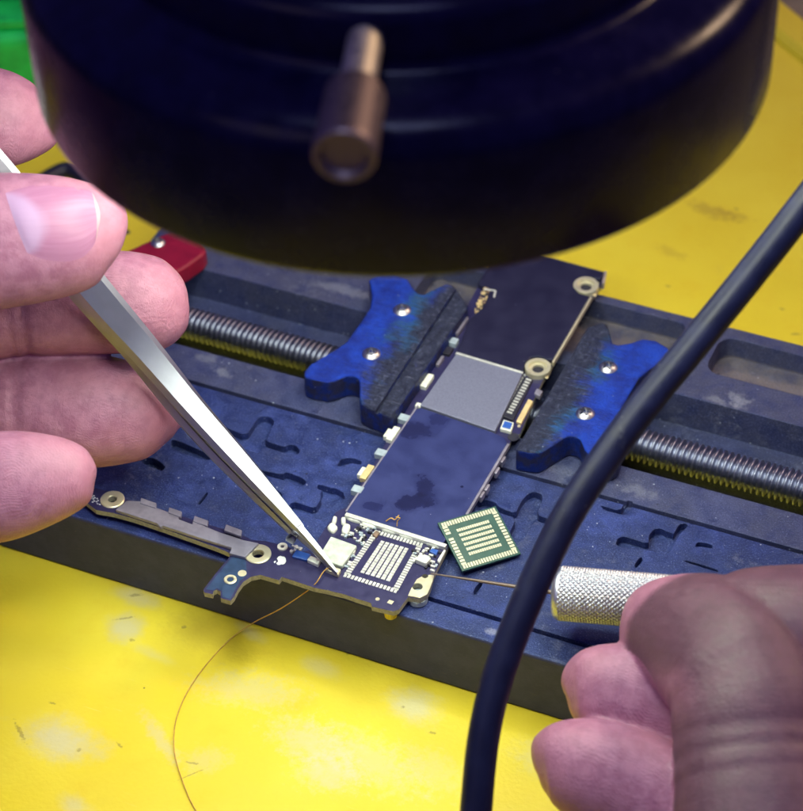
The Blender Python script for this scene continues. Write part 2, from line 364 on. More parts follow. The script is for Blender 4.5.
PINK = simple('pale_pink_plastic', (.5, .36, .36), .5, 0, .1)
GREYT = simple('grey_bench', (.20, .17, .11), .65, 0, .3, 1.2, bump=.2, bscale=8)
WIREB = simple('dark_sheath', (.012, .012, .03), .5, 0, .2)
YBUMP = simple('yellow_plastic', (.75, .6, .03), .4, 0)
WHITEINK = simple('white_ink', (.7, .72, .75), .6, 0, .05)
SHU = make_shield('black_shield', (.014, .0135, .034), [(455, 300, .15, .1, .3, .3)], .36)
SHL = make_shield('tape_covered_shield', (.022, .028, .110), [(412, 503, .3, .2, .5, .7), (425, 488, .16, .26, .9, .65), (415, 430, .26, .2, .2, .6), (438, 420, .16, .2, .2, .35), (372, 507, .18, .1, .4, .35), (462, 487, .03, .03, 0, .8)], .42)
SKIN = make_skin('skin', (.315, .12, .215), (.43, .19, .30), (.125, .055, .085))
NAIL = make_nail()
em = NT('lit_led_ring'); em.set(base=(.8, .8, .8), emit=(.94, 1.0, .80), power=25.); LED = em.m

# ------------------------------------------------------------------ bench and mat
b = MB().add([(-150, -120, TABLE-.3), (150, -120, TABLE-.3), (150, 150, TABLE-.3), (-150, 150, TABLE-.3)], [(0, 1, 2, 3)])
o = b.build('table', GREYT); o['kind'] = 'structure'; o['label'] = 'grey bench top under and beyond the yellow mat'
A = np.array([.80, -.60]); B = np.array([.60, .80])
def mab(a, c): return tuple(A*a+B*c)
mt = thing('work_mat', 'yellow stained silicone work mat under the black board holder', 'mat', (*mab(0, 0), TABLE-.3))
a0, a1, b0, b1 = -19, 21, -17, 14.45
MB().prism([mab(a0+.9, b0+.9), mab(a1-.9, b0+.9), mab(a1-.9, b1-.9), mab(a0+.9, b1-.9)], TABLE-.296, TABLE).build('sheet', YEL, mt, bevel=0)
rim = MB(); pr = [(.0, -.296), (.0, .10), (.12, .20), (.75, .20), (.9, .08), (.9, -.296)]
loop = []
for (ca, cb, sa, sb) in [(a0, b0, 1, 1), (a1, b0, -1, 1), (a1, b1, -1, -1), (a0, b1, 1, -1)]:
    loop.append([(*mab(ca+sa*r, cb+sb*r), TABLE+z) for r, z in pr])
vs = [p for l in loop for p in l]; m = len(pr)
rim.add(vs, [(k*m+i, ((k+1) % 4)*m+i, ((k+1) % 4)*m+(i+1) % m, k*m+(i+1) % m) for k in range(4) for i in range(m)])
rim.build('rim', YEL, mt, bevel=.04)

# ------------------------------------------------------------------ board holder
X0, X1, Y0, Y1 = -6.35, 10.5, -4.63, 4.2
holder = thing('board_holder', 'black and blue clamping holder gripping the circuit board on the mat', 'clamp', (2, 0, TABLE))
base = MB().box(X0, X1, Y0, Y1, TABLE+.002, 0).mesh('base', .05, 2)
cu = MB()
cu.box(-5.6, 9.7, 0.0, 1.30, -2, .5)                      # slot, open to the mat
cu.box(-5.6, 9.7, 1.29, 2.10, -.72, .5)                   # stepped back of the slot
cu.box(X0-1, X1+1, -4.16, -4.07, -.12, .5)              # two long grooves
cu.box(X0-1, X1+1, -.88, -.79, -.12, .5)
def rounded(x0, x1, y0, y1, r, n=6):
    out = []
    for cx, cy, a in ((x1-r, y1-r, 0), (x0+r, y1-r, 90), (x0+r, y0+r, 180), (x1-r, y0+r, 270)):
        out += [(cx+r*math.cos(math.radians(a+90*k/n)), cy+r*math.sin(math.radians(a+90*k/n))) for k in range(n+1)]
    return out
cu.prism(rounded(4.62, 8.9, 2.86, 3.9, .28), -.45, .5)
cu.prism(rounded(-1.05, 3.95, 2.45, 3.97, .2), -.45, .5)
r7 = lambda q: Z(180, 370, 5.353, q); r8 = lambda q: Z(550, 470, 5.353, q); r6 = lambda q: Z(80, 450, 5.353, q); r5 = lambda q: Z(430, 380, 5.353, q); r9 = lambda q: Z(420, 490, 5.353, q)
rec = [
    r7([(225, 300), (355, 352), (412, 262), (440, 246), (485, 252), (506, 280), (470, 355), (455, 378), (558, 412), (585, 398), (622, 404), (642, 432), (632, 452), (560, 446), (448, 410), (420, 450), (355, 430), (330, 385), (215, 338)]),
    r7([(405, 530), (548, 560), (570, 545), (655, 578), (676, 600), (660, 622), (560, 592), (400, 548)]),
    [(287, 508), (291, 503), (296, 502), (315, 508.5), (321, 499), (320.5, 492), (327, 487.5), (337, 488.5), (345, 494), (337, 512), (331, 521), (318, 519), (297, 512)],
    [(171, 440), (176, 440), (199, 449.5), (212, 456), (209, 460.5), (196, 458), (180, 452), (171, 448)],
    r6([(325, 60), (345, 42), (392, 42), (440, 70), (457, 92), (440, 112), (400, 100), (345, 78)]),
    r8([(352, 395), (362, 368), (385, 356), (410, 358), (528, 396), (530, 350), (555, 316), (600, 313), (655, 352), (692, 290), (725, 285), (740, 300), (690, 345), (634, 456), (530, 428), (370, 412)]),
    r8([(452, 510), (470, 480), (490, 464), (498, 482), (480, 505), (460, 527)]),
    r8([(725, 482), (810, 505), (900, 535), (900, 548), (725, 492)]),
    r5([(488, 650), (525, 608), (560, 596), (598, 612), (602, 640), (570, 720), (640, 745), (640, 770), (560, 748), (500, 860), (420, 830), (462, 740), (365, 708), (330, 690), (255, 680), (250, 655), (290, 640), (345, 652), (372, 682), (458, 715)]),
    r9([(285, 545), (300, 515), (325, 488), (338, 495), (330, 515), (305, 555), (292, 562)]),
    r9([(620, 150), (690, 178), (700, 190), (620, 165)]),
    r7([(95, 715), (140, 655), (152, 660), (108, 722)]),
    r8([(775, 412), (790, 385), (845, 392), (870, 402), (868, 420), (845, 416), (805, 410)]),
    [(337, 466), (341, 459), (351, 457.5), (362, 461), (361, 465), (352, 463), (344, 466)],
    [(318, 484), (332, 488), (345, 496), (344, 500), (331, 493), (317, 489)],
    [(222, 474), (231, 464), (236, 466), (229, 474), (252, 482), (251, 486)],
    [(262, 486), (275, 489), (283, 494), (280, 499), (268, 494)],
    [(600, 505), (620, 511), (627, 500), (634, 502), (627, 516), (604, 510)],
    [(536, 548), (556, 553), (561, 545), (566, 547), (560, 559), (538, 554)],
    [(655, 528), (676, 534), (674, 540), (653, 534)],
]
def chaikin(q, n=1):
    for _ in range(n): q = [p for i in range(len(q)) for p in ((.82*q[i][0]+.18*q[(i+1) % len(q)][0], .82*q[i][1]+.18*q[(i+1) % len(q)][1]), (.18*q[i][0]+.82*q[(i+1) % len(q)][0], .18*q[i][1]+.82*q[(i+1) % len(q)][1]))]
    return q
for q in rec: cu.prism(chaikin(XY(q, 0)), -.15, .5)
me = cut(base, cu.mesh('cut'))
bp = link('base_plate', me, [PLATE, EDGE], holder)
for p in me.polygons:
    if abs(p.normal.y) > .9 and p.center.y+origin(holder).y < -4.55 or abs(p.normal.x) > .9 and abs(p.center.x) > 8: p.material_index = 1

# threaded rod
rod = MB(); L0, L1, pitch, n, per = -5.6, 9.7, .108, 30, 10
xs = np.arange(L0, L1, pitch/per); vs = []; fs = []
for i, x in enumerate(xs):
    for k in range(n):
        ph = (x/pitch+k/n) % 1.0; tri = abs(2*ph-1); rr = .215+.09*min(1, max(0, tri*1.35-.1))
        vs.append((x, 1.0+rr*math.cos(2*PI*k/n), -.38+rr*math.sin(2*PI*k/n)))
for i in range(len(xs)-1): fs += [(i*n+k, (i+1)*n+k, (i+1)*n+(k+1) % n, i*n+(k+1) % n) for k in range(n)]
rod.add(vs, fs).build('threaded_rod', STEEL, holder, smooth=True)

# clamp jaws
outl = [(-1.71, 2.43), (-1.62, 2.30), (-1.46, 2.01), (-1.36, 1.73), (-1.35, 1.34), (-1.36, .70), (-1.45, .45), (-1.70, -.10), (-1.72, -.30), (-1.66, -.44), (-1.5, -.46), (-1.22, -.43), (-1.12, -.35), (-.98, -.16), (-.88, -.10), (-.76, -.12), (-.68, -.25), (-.52, -.60), (-.44, -.72), (-.30, -.77), (.05, -.82)]
back = [(.06, 2.62), (-.05, 2.74), (-.2, 2.86), (-.34, 2.88), (-.46, 2.70), (-.62, 2.42), (-.72, 2.42), (-.9, 2.55), (-1.06, 2.74), (-1.3, 2.78), (-1.55, 2.68), (-1.68, 2.55)]
inner = [(.20, -.85), (.24, .8), (.28, 2.42)]
JTOP = .5
def screw(name, c, parent, r=.165):
    n = 48; m = 16; vs = [(c[0], c[1], c[2]+.055)]; fs = []
    for i in range(1, m+1):
        for k in range(n):
            th = 2*PI*k/n; q = i/m; z = .07*(1-q**2.6)+.0
            star = .50+.13*math.cos(6*th)
            if q < star: z -= .075
            vs.append((c[0]+r*q*math.cos(th), c[1]+r*q*math.sin(th), c[2]+.012+z))
    fs += [(0, 1+k, 1+(k+1) % n) for k in range(n)]
    for i in range(m-1): fs += [(1+i*n+k, 1+(i+1)*n+k, 1+(i+1)*n+(k+1) % n, 1+i*n+(k+1) % n) for k in range(n)]
    b = MB().add(vs, fs); b.add([(c[0]+r*math.cos(2*PI*k/n), c[1]+r*math.sin(2*PI*k/n), c[2]+z) for z in (.012, -.01) for k in range(n)], [(k, (k+1) % n, n+(k+1) % n, n+k) for k in range(n)])
    o = b.build(name, SCREW, parent, loc=c)
    return o
def jaw(side):
    pts = outl+inner+back
    if side > 0:
        pts = [(2.43-x if False else 2.43-x, y) for x, y in pts]
        pts = [(x, y) for x, y in pts if x > 2.5]; k = next(i for i, p in enumerate(pts) if p[1] > 2.5 and p[0] < 2.8 and i > 5); pts = pts[:k]+[(2.47, -.80), (2.47, 2.66)]+pts[k:]
    body = MB().prism(pts, .003, JTOP).mesh('jaw', .045, 3)
    c = MB()
    gx = -.10 if side < 0 else 2.62
    if side < 0: c.box(gx-.028, gx+.028, -2, 4, JTOP-.06, JTOP+.3)
    c.prism([(-.16, 4), (2.6, 4), (2.6, -2), (-.16, -2)], 5, 6)
    me = cut(body, c.mesh('jc'))
    j = link('clamp_jaw', me, [JAW, JAWS], holder)
    for p in me.polygons:
        if p.normal.z < .5: p.material_index = 1
    # the nut block that rides on the rod, under the jaw
    bx = (-1.3, -.2) if side < 0 else (2.75, 3.75)
    MB().box(bx[0], bx[1], .12, 1.95, -.9, .006).build('nut_block', JAWS, j, bevel=.03)
    for (x, y) in ([(-.79, 1.86), (-.81, .55)] if side < 0 else [(3.2, 1.77), (3.25, .49)]): screw('screw', (x, y, JTOP-.004), j)
    return j
jaw(-1); jaw(1)
# red lever
lz = .42
lp = XY([(118, 254), (171.7, 229.4), (186, 233), (198.7, 239), (205, 245), (206, 249), (203, 254), (188, 265), (174, 273), (150, 285), (120, 290)], lz)
lv = MB().prism(lp, .02, lz).build('release_lever', RED, holder, bevel=.07, segs=3, smooth=False)
screw('screw', tuple(P(158, 243, lz)), lv, .14)

# ------------------------------------------------------------------ logic board
ZB = .22
lb = thing('circuit_board', 'long bare phone logic board clamped between the blue jaws', 'circuit board', tuple(P(395, 560, 0)))
lb.name = 'logic_board'
strip = [(60, 476), (75, 493), (96, 510), (113.5, 513), (135, 519), (160, 527.5), (190, 538), (218, 548), (229.5, 553)]
tongue = [(229.5, 556.9), (216, 573), (203.4, 589.6), (204.3, 592.4), (212.7, 594.2), (213.5, 591), (217, 589.5), (220.5, 591.4), (220.7, 598), (230.4, 600.8), (234, 597), (238, 589), (243, 582), (251, 576.8), (260.3, 574.8), (279, 580.2), (281.8, 576.8), (314.5, 587.7), (327.6, 590.2)]
bottom = [(345, 594.5), (356.9, 598.7), (371.1, 603.1), (371.9, 606.5), (393, 611.4), (398.8, 609.6), (408, 597), (420, 599), (427, 595), (430.5, 588), (434, 575), (447, 549), (468, 512), (510, 443), (512, 436), (516, 434.5), (520, 434), (535, 397), (543, 380), (552, 366), (560, 350), (592, 297), (603, 283), (604, 272), (560, 260), (500, 243)]
left = [(480, 283), (468, 305), (452, 332), (441, 352), (430, 372), (418, 392), (402, 417), (386, 442), (374, 464), (357, 490), (347, 507), (336, 512), (326, 527), (312, 549), (300, 553), (287, 546), (265, 541), (252, 540), (238, 533), (200, 522), (160, 509), (128, 500), (122, 495), (112, 492), (95, 488), (80, 470)]
hol = MB()
def hole(x, y, r): hol.lathe([(0, -.5), (r, -.5), (r, .9), (0, .9)], (*P(x, y, ZB)[:2], 0), n=24)
for x, y, r in [(112.5, 500, .075), (258, 554.5, .10), (230.3, 580, .055), (417.5, 587.5, .085), (425, 576.5, .055)]: hole(x, y, r)
pc = cut(MB().prism(XY(strip+tongue+bottom+left, ZB), ZB-.10, ZB).mesh('pcb'), hol.mesh('h'))
pcb = link('bare_board', pc, [PCB, EDGEP], lb)
for p in pc.polygons:
    if abs(p.normal.z) < .5: p.material_index = 1
def ppart(name, px, z0, z1, mat, parent=lb, bevel=.012):
    return MB().prism(XY(px, z1), z0, z1).build(name, mat, parent, bevel=bevel)
# blue tongue overlay of the solder mask
ppart('tongue_mask', [(232, 557), (218, 574), (206, 589), (213, 590.5), (217, 587.8), (222, 590.5), (222.5, 597), (230, 598.8), (235, 590), (240, 581), (247, 575.5), (246, 562), (244, 558.5)], ZB, ZB+.004, PCBB, bevel=0)
# stamped metal strip along the arm
ppart('stamped_strip', [(115.5, 509.5), (125.8, 501), (128, 500.5), (140.4, 501.2), (155, 507), (166, 511), (179, 515.5), (179, 519), (192, 524), (193, 520), (207, 527), (222, 533), (235, 537), (244, 540), (259, 543), (245, 557), (229.5, 553), (231.4, 547.5), (201, 538), (166, 526.5), (163, 525.5), (160.4, 527), (156.6, 523)], ZB, ZB+.07, TIN2)
for k, q in enumerate([[(140, 503), (141, 497.5), (156.5, 503), (156, 508)], [(168, 512.5), (169, 507), (182, 511.5), (181, 517)], [(193, 521), (194.5, 515.5), (208.5, 520.5), (207.5, 526)], [(224, 530), (226, 524), (242, 530), (241, 536)]]):
    ppart('clip_tab', q, ZB+.03, ZB+.09, TIN2)
def ring(x, y, ro, ri, mat, z=ZB):
    MB().lathe([(ri, -.02), (ro, -.02), (ro, .018), (ro-.015, .028), (ri+.01, .028), (ri, .018)], (*P(x, y, z)[:2], z), n=40, close=True).build('mounting_ring', mat, lb)
ring(112.5, 500, .205, .075, GOLDP); ring(258, 554.5, .22, .095, GOLDP); ring(230.3, 580, .105, .055, GOLDP)
# gold mount plate with two holes
gm = MB().prism(XY([(408, 595.5), (412, 587), (417, 579), (424, 575.3), (430, 574.8), (434, 575.5), (432.5, 581), (430, 588), (427, 594), (420, 597.8), (414, 596.5)], ZB+.02), ZB, ZB+.02).mesh('g')
link('mount_pad', cut(gm, hol.mesh('h2')), GOLDP, lb)
MB().lathe([(0, -.14), (.10, -.14), (.11, -.04), (.11, 0), (0, 0)], tuple(P(390.5, 609.5, .12)), n=20).build('rubber_foot', YBUMP, lb)
MB().lathe([(0, -.1), (.16, -.1), (.16, .0), (0, 0)], (*P(418, 596, ZB-.1)[:2], ZB-.1), n=24).build('standoff', TAPE, lb)
# shields and processor
up = [(456.5, 352), (523, 371.5), (526, 362), (531, 357), (540, 356), (547, 359), (553, 360), (590, 296), (579, 293), (573, 286), (577, 279), (588, 277), (601, 279), (604, 272), (560, 260), (500, 243), (478, 284), (490, 289), (484, 306), (470, 318)]
ppart('upper_shield', up, ZB, ZB+.10, SHU, bevel=.02)
lo = [(346, 512), (443, 543), (466.5, 512.5), (507.5, 443), (505, 437.5), (491, 431.5), (421, 407.5), (415, 409)]
ppart('lower_shield', lo, ZB, ZB+.09, SHL, bevel=.015)
ppart('processor', [(420, 405), (456, 354), (522.5, 373.5), (495, 431)], ZB, ZB+.10, CPU, bevel=.012)
zs = ZB+.11
def strip_px(name, pts, w, z, mat, h=.03):
    b = MB(); p = [P(x, y, z) for x, y in pts]
    for i in range(len(p)-1):
        d = p[i+1]-p[i]; d /= np.linalg.norm(d); s = np.array([-d[1], d[0], 0])*w/2
        b.quadbox(p[i]-s-(0, 0, h), p[i+1]-p[i], 2*s, (0, 0, 1), h)
    return b.build(name, mat, lb, bevel=.006)
strip_px('shield_fence', [(345.5, 513.5), (446, 545.5)], .075, ZB+.085, TIN, .085)
strip_px('shield_fence', [(466.5, 514), (508.5, 443.5)], .045, ZB+.085, TIN2, .1)
strip_px('shield_fence', [(346, 511), (352, 502), (418, 405)], .03, ZB+.098, TIN2, .03)
strip_px('shield_fence', [(456, 352.5), (523, 372.5)], .045, ZB+.11, TIN, .03)
strip_px('shield_fence', [(553, 362), (591, 297)], .04, ZB+.09, GOLDP, .1)
strip_px('shield_fence', [(603, 283), (605.5, 271)], .05, ZB+.12, BRASS, .15)
# the two screw cups
for x, y in ((538, 368.5), (586, 286.5)):
    c = P(x, y, ZB+.06)
    MB().lathe([(.10, -.05), (.105, -.005), (.15, .0), (.165, .045), (.225, .05), (.235, .035), (.235, -.06)], tuple(c), n=36).build('screw_cup', GOLDP, lb, smooth=False)
    MB().lathe([(0, -.04), (.108, -.04)], tuple(c), n=24).build('cup_hole', DARKC, lb)
    q = [(x-9, y+6), (x-5, y-11), (x+14, y-7), (x+10, y+10)]
    ppart('cup_flange', q, ZB, ZB+.012, GOLDP)
# connectors along the left edge
def at_edge(x, y, l, w, z0, z1, mat, name, ang=None):
    e = P(346, 512, 0)-P(416, 408, 0); e = e/np.linalg.norm(e) if ang is None else np.array(ang)
    s = np.array([-e[1], e[0], 0]); c = P(x, y, z1); c[2] = z0
    return MB().quadbox(c-e*l/2-s*w/2, e*l, s*w, (0, 0, 1), z1-z0).build(name, mat, lb, bevel=.012)
for x, y, mat in [(404, 417, TAPE), (381, 452, TAPE), (357.5, 488.5, TAPE), (452.5, 340, TAPE)]: at_edge(x, y, .16, .19, ZB-.02, ZB+.10, mat, 'tape_tab')
for x, y, mat, nm in [(427, 380, CREAM, 'edge_contact'), (393, 433, CREAM, 'edge_contact'), (367, 471.5, GOLD, 'edge_contact')]:
    at_edge(x, y, .36, .12, ZB-.03, ZB+.08, mat, nm); at_edge(x-2.2, y+.5, .22, .2, ZB-.05, ZB+.05, CREAM, 'contact_shell')
at_edge(448, 350, .2, .14, ZB, ZB+.07, DARKC, 'edge_component'); at_edge(440, 360, .25, .06, ZB, ZB+.08, TIN2, 'edge_component'); at_edge(462, 325, .5, .05, ZB, ZB+.09, TIN2, 'edge_component')
at_edge(418.5, 404.5, .1, .1, ZB, ZB+.08, CREAM, 'edge_component')
# exposed solder at the top left of the upper shield
b = MB(); cc = MB()
for k in range(26):
    x = random.uniform(-7, 7); y = random.uniform(-13, 13); q = P(481-.45*y+x*.5, 302+y, ZB+.05)
    MB().quadbox(q, (random.uniform(.02, .09), random.uniform(-.02, .05), 0), (-.02, random.uniform(.02, .06), 0), (0, 0, 1), random.uniform(.02, .05)).build('exposed_contact', GOLD if k % 3 else BROWNC, lb)
strip_px('shield_fence', [(484, 288.5), (495.5, 290.5), (494, 297)], .035, ZB+.11, TIN, .1)
# flex connector right of the processor
ppart('flex_connector', [(503, 416), (524, 376), (533, 379), (513, 420)], ZB, ZB+.06, DARKC)
b = MB()
for k in range(13):
    t = (k+.5)/13; x = 506+t*20.5; y = 414-t*35.5; e = P(x+5, y+1.6, ZB+.07)-P(x, y, ZB+.07); MB().quadbox(P(x, y, ZB+.062), e, (P(x+.75, y-1.4, ZB+.062)-P(x, y, ZB+.062)), (0, 0, 1), .012).build('connector_pin', TIN, lb)
b = MB()
for k in range(18):
    t = (k+.5)/18; x = 492.5+t*29; y = 428-t*53; q = P(x+2.5, y, ZB); MB().quadbox(q, (.045, .01, 0), (-.01, .03, 0), (0, 0, 1), .03).build('small_capacitor', TIN, lb)
ppart('gold_contact_bar', [(516, 421), (521.3, 423), (533, 401), (528.4, 398.5)], ZB-.06, ZB+.05, GOLD)
ppart('blue_filter', [(500, 428.5), (503.5, 419.5), (514, 422.5), (511, 431.5)], ZB, ZB+.08, CREAM); ppart('filter_lid', [(502, 426.5), (504.5, 420.5), (512.5, 423), (510, 429)], ZB+.08, ZB+.10, BLUEC)
ppart('small_socket', [(534, 393), (537, 388), (543, 391), (540, 396)], ZB-.05, ZB+.05, TIN2)
MB().lathe([(0, 0), (.03, 0), (.03, .01), (0, .01)], tuple(P(519, 426.5, ZB)), n=14).build('test_point', GOLDP, lb)
# notch at the right edge
MB().lathe([(0, 0), (.10, 0), (.10, .012), (0, .012)], tuple(P(513.5, 437.5, ZB-.001)), n=24).build('edge_notch', DARKC, lb)
for x, y in ((503, 459), (497, 470), (487, 487), (482, 494)): at_edge(x, y, .16, .05, ZB-.1, ZB+.03, TIN2, 'side_spring')
# landing pads of the removed chip
def bil(c, u, v): a, b_, d, e = c; return (1-u)*(1-v)*a+u*(1-v)*b_+u*v*d+(1-u)*v*e
def pads(corners, nor, cols, rows, nx, ny, inner, swap=False, h=.012, lift=.0):
    b = MB(); a, b_, c_, d_ = corners; U = (b_-a); V = (d_-a); lu = np.linalg.norm(U); lv_ = np.linalg.norm(V)
    def rect(u0, u1, v0, v1):
        p = [bil(corners, u, v)+nor*lift for u, v in ((u0, v0), (u1, v0), (u1, v1), (u0, v1))]
        b.add(p+[q+nor*h for q in p], [(3, 2, 1, 0), (4, 5, 6, 7), (0, 1, 5, 4), (1, 2, 6, 5), (2, 3, 7, 6), (3, 0, 4, 7)])
    t = .085; pu, pv = t/lu, t/lv_
    for k in range(nx):
        u = (k+.5)/nx; w = .34/nx
        if rng.random() > .04: rect(u-w, u+w, 0, pv)
        if rng.random() > .04: rect(u-w, u+w, 1-pv, 1)
    for k in range(1, ny-1):
        v = (k+.5)/ny; w = .34/ny
        if rng.random() > .04: rect(0, pu, v-w, v+w)
        if rng.random() > .04: rect(1-pu, 1, v-w, v+w)
    i0, i1, j0, j1 = inner
    for i in range(cols):
        for j in range(rows):
            u0 = i0+(i1-i0)*i/cols; v0 = j0+(j1-j0)*j/rows; du = (i1-i0)/cols; dv = (j1-j0)/rows
            fu, fv = (.14, .04) if not swap else (.10, .18)
            rect(u0+du*fu, u0+du*(1-fu), v0+dv*(fv+.04), v0+dv*(1-fv-.04))
    return b
cr = [P(x, y, ZB) for x, y in ((375, 530), (423.5, 544), (396.5, 593.5), (342.5, 576.5))]
pads(cr, np.array([0, 0, 1.]), 6, 13, 15, 21, (.22, .80, .16, .84)).build('landing_pads', TIN, lb)
# neighbours of the landing pads
pc_ = [(330.8, 536), (357, 545.4), (342, 566), (317.7, 557.5)]
ppart('pale_chip', pc_, ZB, ZB+.09, CPUW, bevel=.02)
def blob(x, y, rx, ry, mat, name='solder_tab', z=ZB, h=.06, ang=0.):
    e1 = P(x+math.cos(ang), y+math.sin(ang), z)-P(x, y, z); e2 = P(x-math.sin(ang), y+math.cos(ang), z)-P(x, y, z); c = P(x, y, z)
    n = 18; vs = []
    for lay, zz in ((1, 0), (1, h*.5), (.82, h*.85), (.5, h)):
        for k in range(n):
            t = 2*PI*k/n; ct, st = math.cos(t), math.sin(t); ct = math.copysign(abs(ct)**.6, ct); st = math.copysign(abs(st)**.6, st)
            vs.append(c+e1*rx*lay*ct+e2*ry*lay*st+np.array([0, 0, zz]))
    fs = [(l*n+k, l*n+(k+1) % n, (l+1)*n+(k+1) % n, (l+1)*n+k) for l in range(3) for k in range(n)]+[tuple(3*n+k for k in range(n))]
    return MB().add(vs, fs).build(name, mat, lb, smooth=True)
A17 = math.radians(17)
for x, y, rx, ry, an in [(354.5, 520, 7.5, 2.6, A17), (369, 525.5, 7.5, 3.2, A17), (388.7, 531.2, 7.5, 2.4, A17), (406.5, 536.5, 7.8, 2.6, A17), (433.4, 544.8, 8, 2.6, A17), (332.5, 529, 4.2, 4.5, -.9), (346, 530, 3.8, 5.2, .3), (334.5, 521.5, 2, 4, .3), (343.5, 522, 2.3, 3.5, 0)]: blob(x, y, rx, ry, CREAM, ang=an)
for q, mat, nm, h in [([(307, 559.5), (310.5, 555.5), (321, 559), (318, 564.5)], CREAM, 'white_component', .08), ([(325, 569), (328.5, 564.5), (341, 569), (338, 574.5)], GOLDP, 'component_under_tweezers', .08), ([(292, 556), (296, 549.5), (311, 554), (306.5, 560)], BLUEC, 'blue_component', .05),
                     ([(415, 559), (420, 553.5), (431, 557.5), (426, 563.5)], CREAM, 'white_component', .10), ([(429, 551), (432, 548), (438.5, 550), (436, 554.5)], BLUEC, 'blue_component', .06), ([(437, 560), (444, 549), (446, 550), (439.5, 562)], CREAM, 'white_component', .06),
                     ([(372, 534), (376, 530), (380, 532), (376, 537)], BROWNC, 'brown_component', .05)]: ppart(nm, q, ZB, ZB+h, mat)
def scatter(poly, n, name):
    xs_ = [p[0] for p in poly]; ys_ = [p[1] for p in poly]; k = 0
    def inside(x, y):
        c = False; m = len(poly)
        for i in range(m):
            (x1, y1), (x2, y2) = poly[i], poly[i-1]
            if (y1 > y) != (y2 > y) and x < (x2-x1)*(y-y1)/(y2-y1)+x1: c = not c
        return c
    e = P(423.5, 544, ZB)-P(375, 530, ZB); e /= np.linalg.norm(e); s = np.array([-e[1], e[0], 0])
    while k < n:
        x, y = random.uniform(min(xs_), max(xs_)), random.uniform(min(ys_), max(ys_))
        if not inside(x, y): continue
        k += 1; l, w = random.choice([(.075, .04), (.04, .07), (.05, .03), (.03, .03)])
        MB().quadbox(P(x, y, ZB), e*l, s*w, (0, 0, 1), random.uniform(.02, .05)).build(name, random.choice([TIN, TIN, DARKC, TAPE]), lb)
scatter([(358, 524), (378, 528), (362, 552), (355, 545), (350, 536)], 42, 'tiny_component')
scatter([(412, 548), (425, 549), (440, 556), (434, 572), (415, 572), (410, 560)], 36, 'tiny_component')
scatter([(292, 546), (300, 550), (296, 553), (290, 551)], 8, 'tiny_component')
scatter([(357, 519), (392, 530), (390, 533), (356, 523)], 16, 'tiny_component')
scatter([(343, 532), (352, 536), (349, 541), (340, 537)], 10, 'tiny_component')
scatter([(352, 548), (357, 551), (346, 571), (341, 569)], 12, 'tiny_component')
scatter([(424, 546), (440, 551), (438, 557), (422, 552)], 12, 'tiny_component')
for x, y, r in ((242.2, 573.5, .072), (377.6, 599.3, .035)):
    MB().lathe([(0, 0), (r, 0), (r, .008), (0, .008)], tuple(P(x, y, ZB)), n=20).build('test_point', GOLDP, lb)
ppart('test_pad', [(387, 602.5), (389.3, 599.7), (394, 601.2), (391.5, 604.2)], ZB, ZB+.008, GOLDP, bevel=0)
# round socket and the fruit-shaped mark
MB().lathe([(.035, 0), (.085, 0), (.085, .03), (.035, .03)], tuple(P(282.5, 547.5, ZB)), n=24, close=True).build('round_socket', CREAM, lb)
MB().lathe([(0, 0), (.03, 0), (.03, .03), (0, .03)], tuple(P(291.5, 552, ZB)), n=16).build('solder_dot', TIN, lb)
ap = Z(180, 470, 5.353, [(519, 474), (526, 464), (537, 459), (548, 463), (558, 464), (566, 473), (568, 487), (562, 499), (551, 505), (541, 504), (531, 508), (521, 506), (515, 498), (523, 493), (526, 486), (522, 479)])
lf = Z(180, 470, 5.353, [(502, 492), (506, 487), (514, 486), (511, 494), (505, 498)])
g = MB().prism(XY(ap, ZB+.006), ZB, ZB+.006); g.prism(XY(lf, ZB+.006), ZB, ZB+.006); g.build('printed_mark', WHITEINK, lb)
b = MB()                                                    # minute print beside the end ring
for row in range(5):
    for k in range(4):
        x = 88.5+k*2.4+row*.9; y = 493.5+row*2.0+k*.8
        if random.random() < .8: b.quadbox(P(x, y, ZB+.001), P(x+1.6, y+.5, ZB)-P(x, y, ZB), P(x-.4, y+.8, ZB)-P(x, y, ZB), (0, 0, 1), .003)
b.build('printed_text', WHITEINK, lb)
# copper hairs caught on the shield
for q in [[(386, 521, .33), (391, 518, .38), (395, 519.5, .36), (399, 515, .4)], [(397, 526, .33), (397.5, 521, .42), (400, 518, .5), (396, 517, .5)]]:
    MB().tube(spline([P(*p) for p in q], 5), .009, 6).build('copper_hair', COPPER, lb)

# ------------------------------------------------------------------ loose chip
ct = [P(437.4, 521.8, .40), P(495.7, 506.5, .34), P(521, 553, .10), P(462.6, 572.2, .16)]
cen = sum(ct)/4; e1 = ((ct[1]-ct[0])+(ct[2]-ct[3]))/2; e2 = ((ct[3]-ct[0])+(ct[2]-ct[1]))/2
nz = np.cross(e2, e1); nz /= np.linalg.norm(nz); nz = nz if nz[2] > 0 else -nz
ct = [cen-e1/2-e2/2, cen+e1/2-e2/2, cen+e1/2+e2/2, cen-e1/2+e2/2]
chip = thing('loose_chip', 'loose green chip with rows of pads leaning on the board edge', 'chip', tuple(cen-nz*.1))
MB().quadbox(ct[0]-nz*.05, e1, e2, nz, .05).build('substrate', GREEN, chip, bevel=.01)
MB().quadbox(ct[0]+.03*(e1+e2)-nz*.12, e1*.94, e2*.94, nz, .068).build('package_body', DARKC, chip, bevel=.015)
k = .035
pads([bil(ct, k, k), bil(ct, 1-k, k), bil(ct, 1-k, 1-k), bil(ct, k, 1-k)], nz, 15, 6, 21, 15, (.20, .80, .18, .80), True, .008).build('solder_pads', PADF, chip)

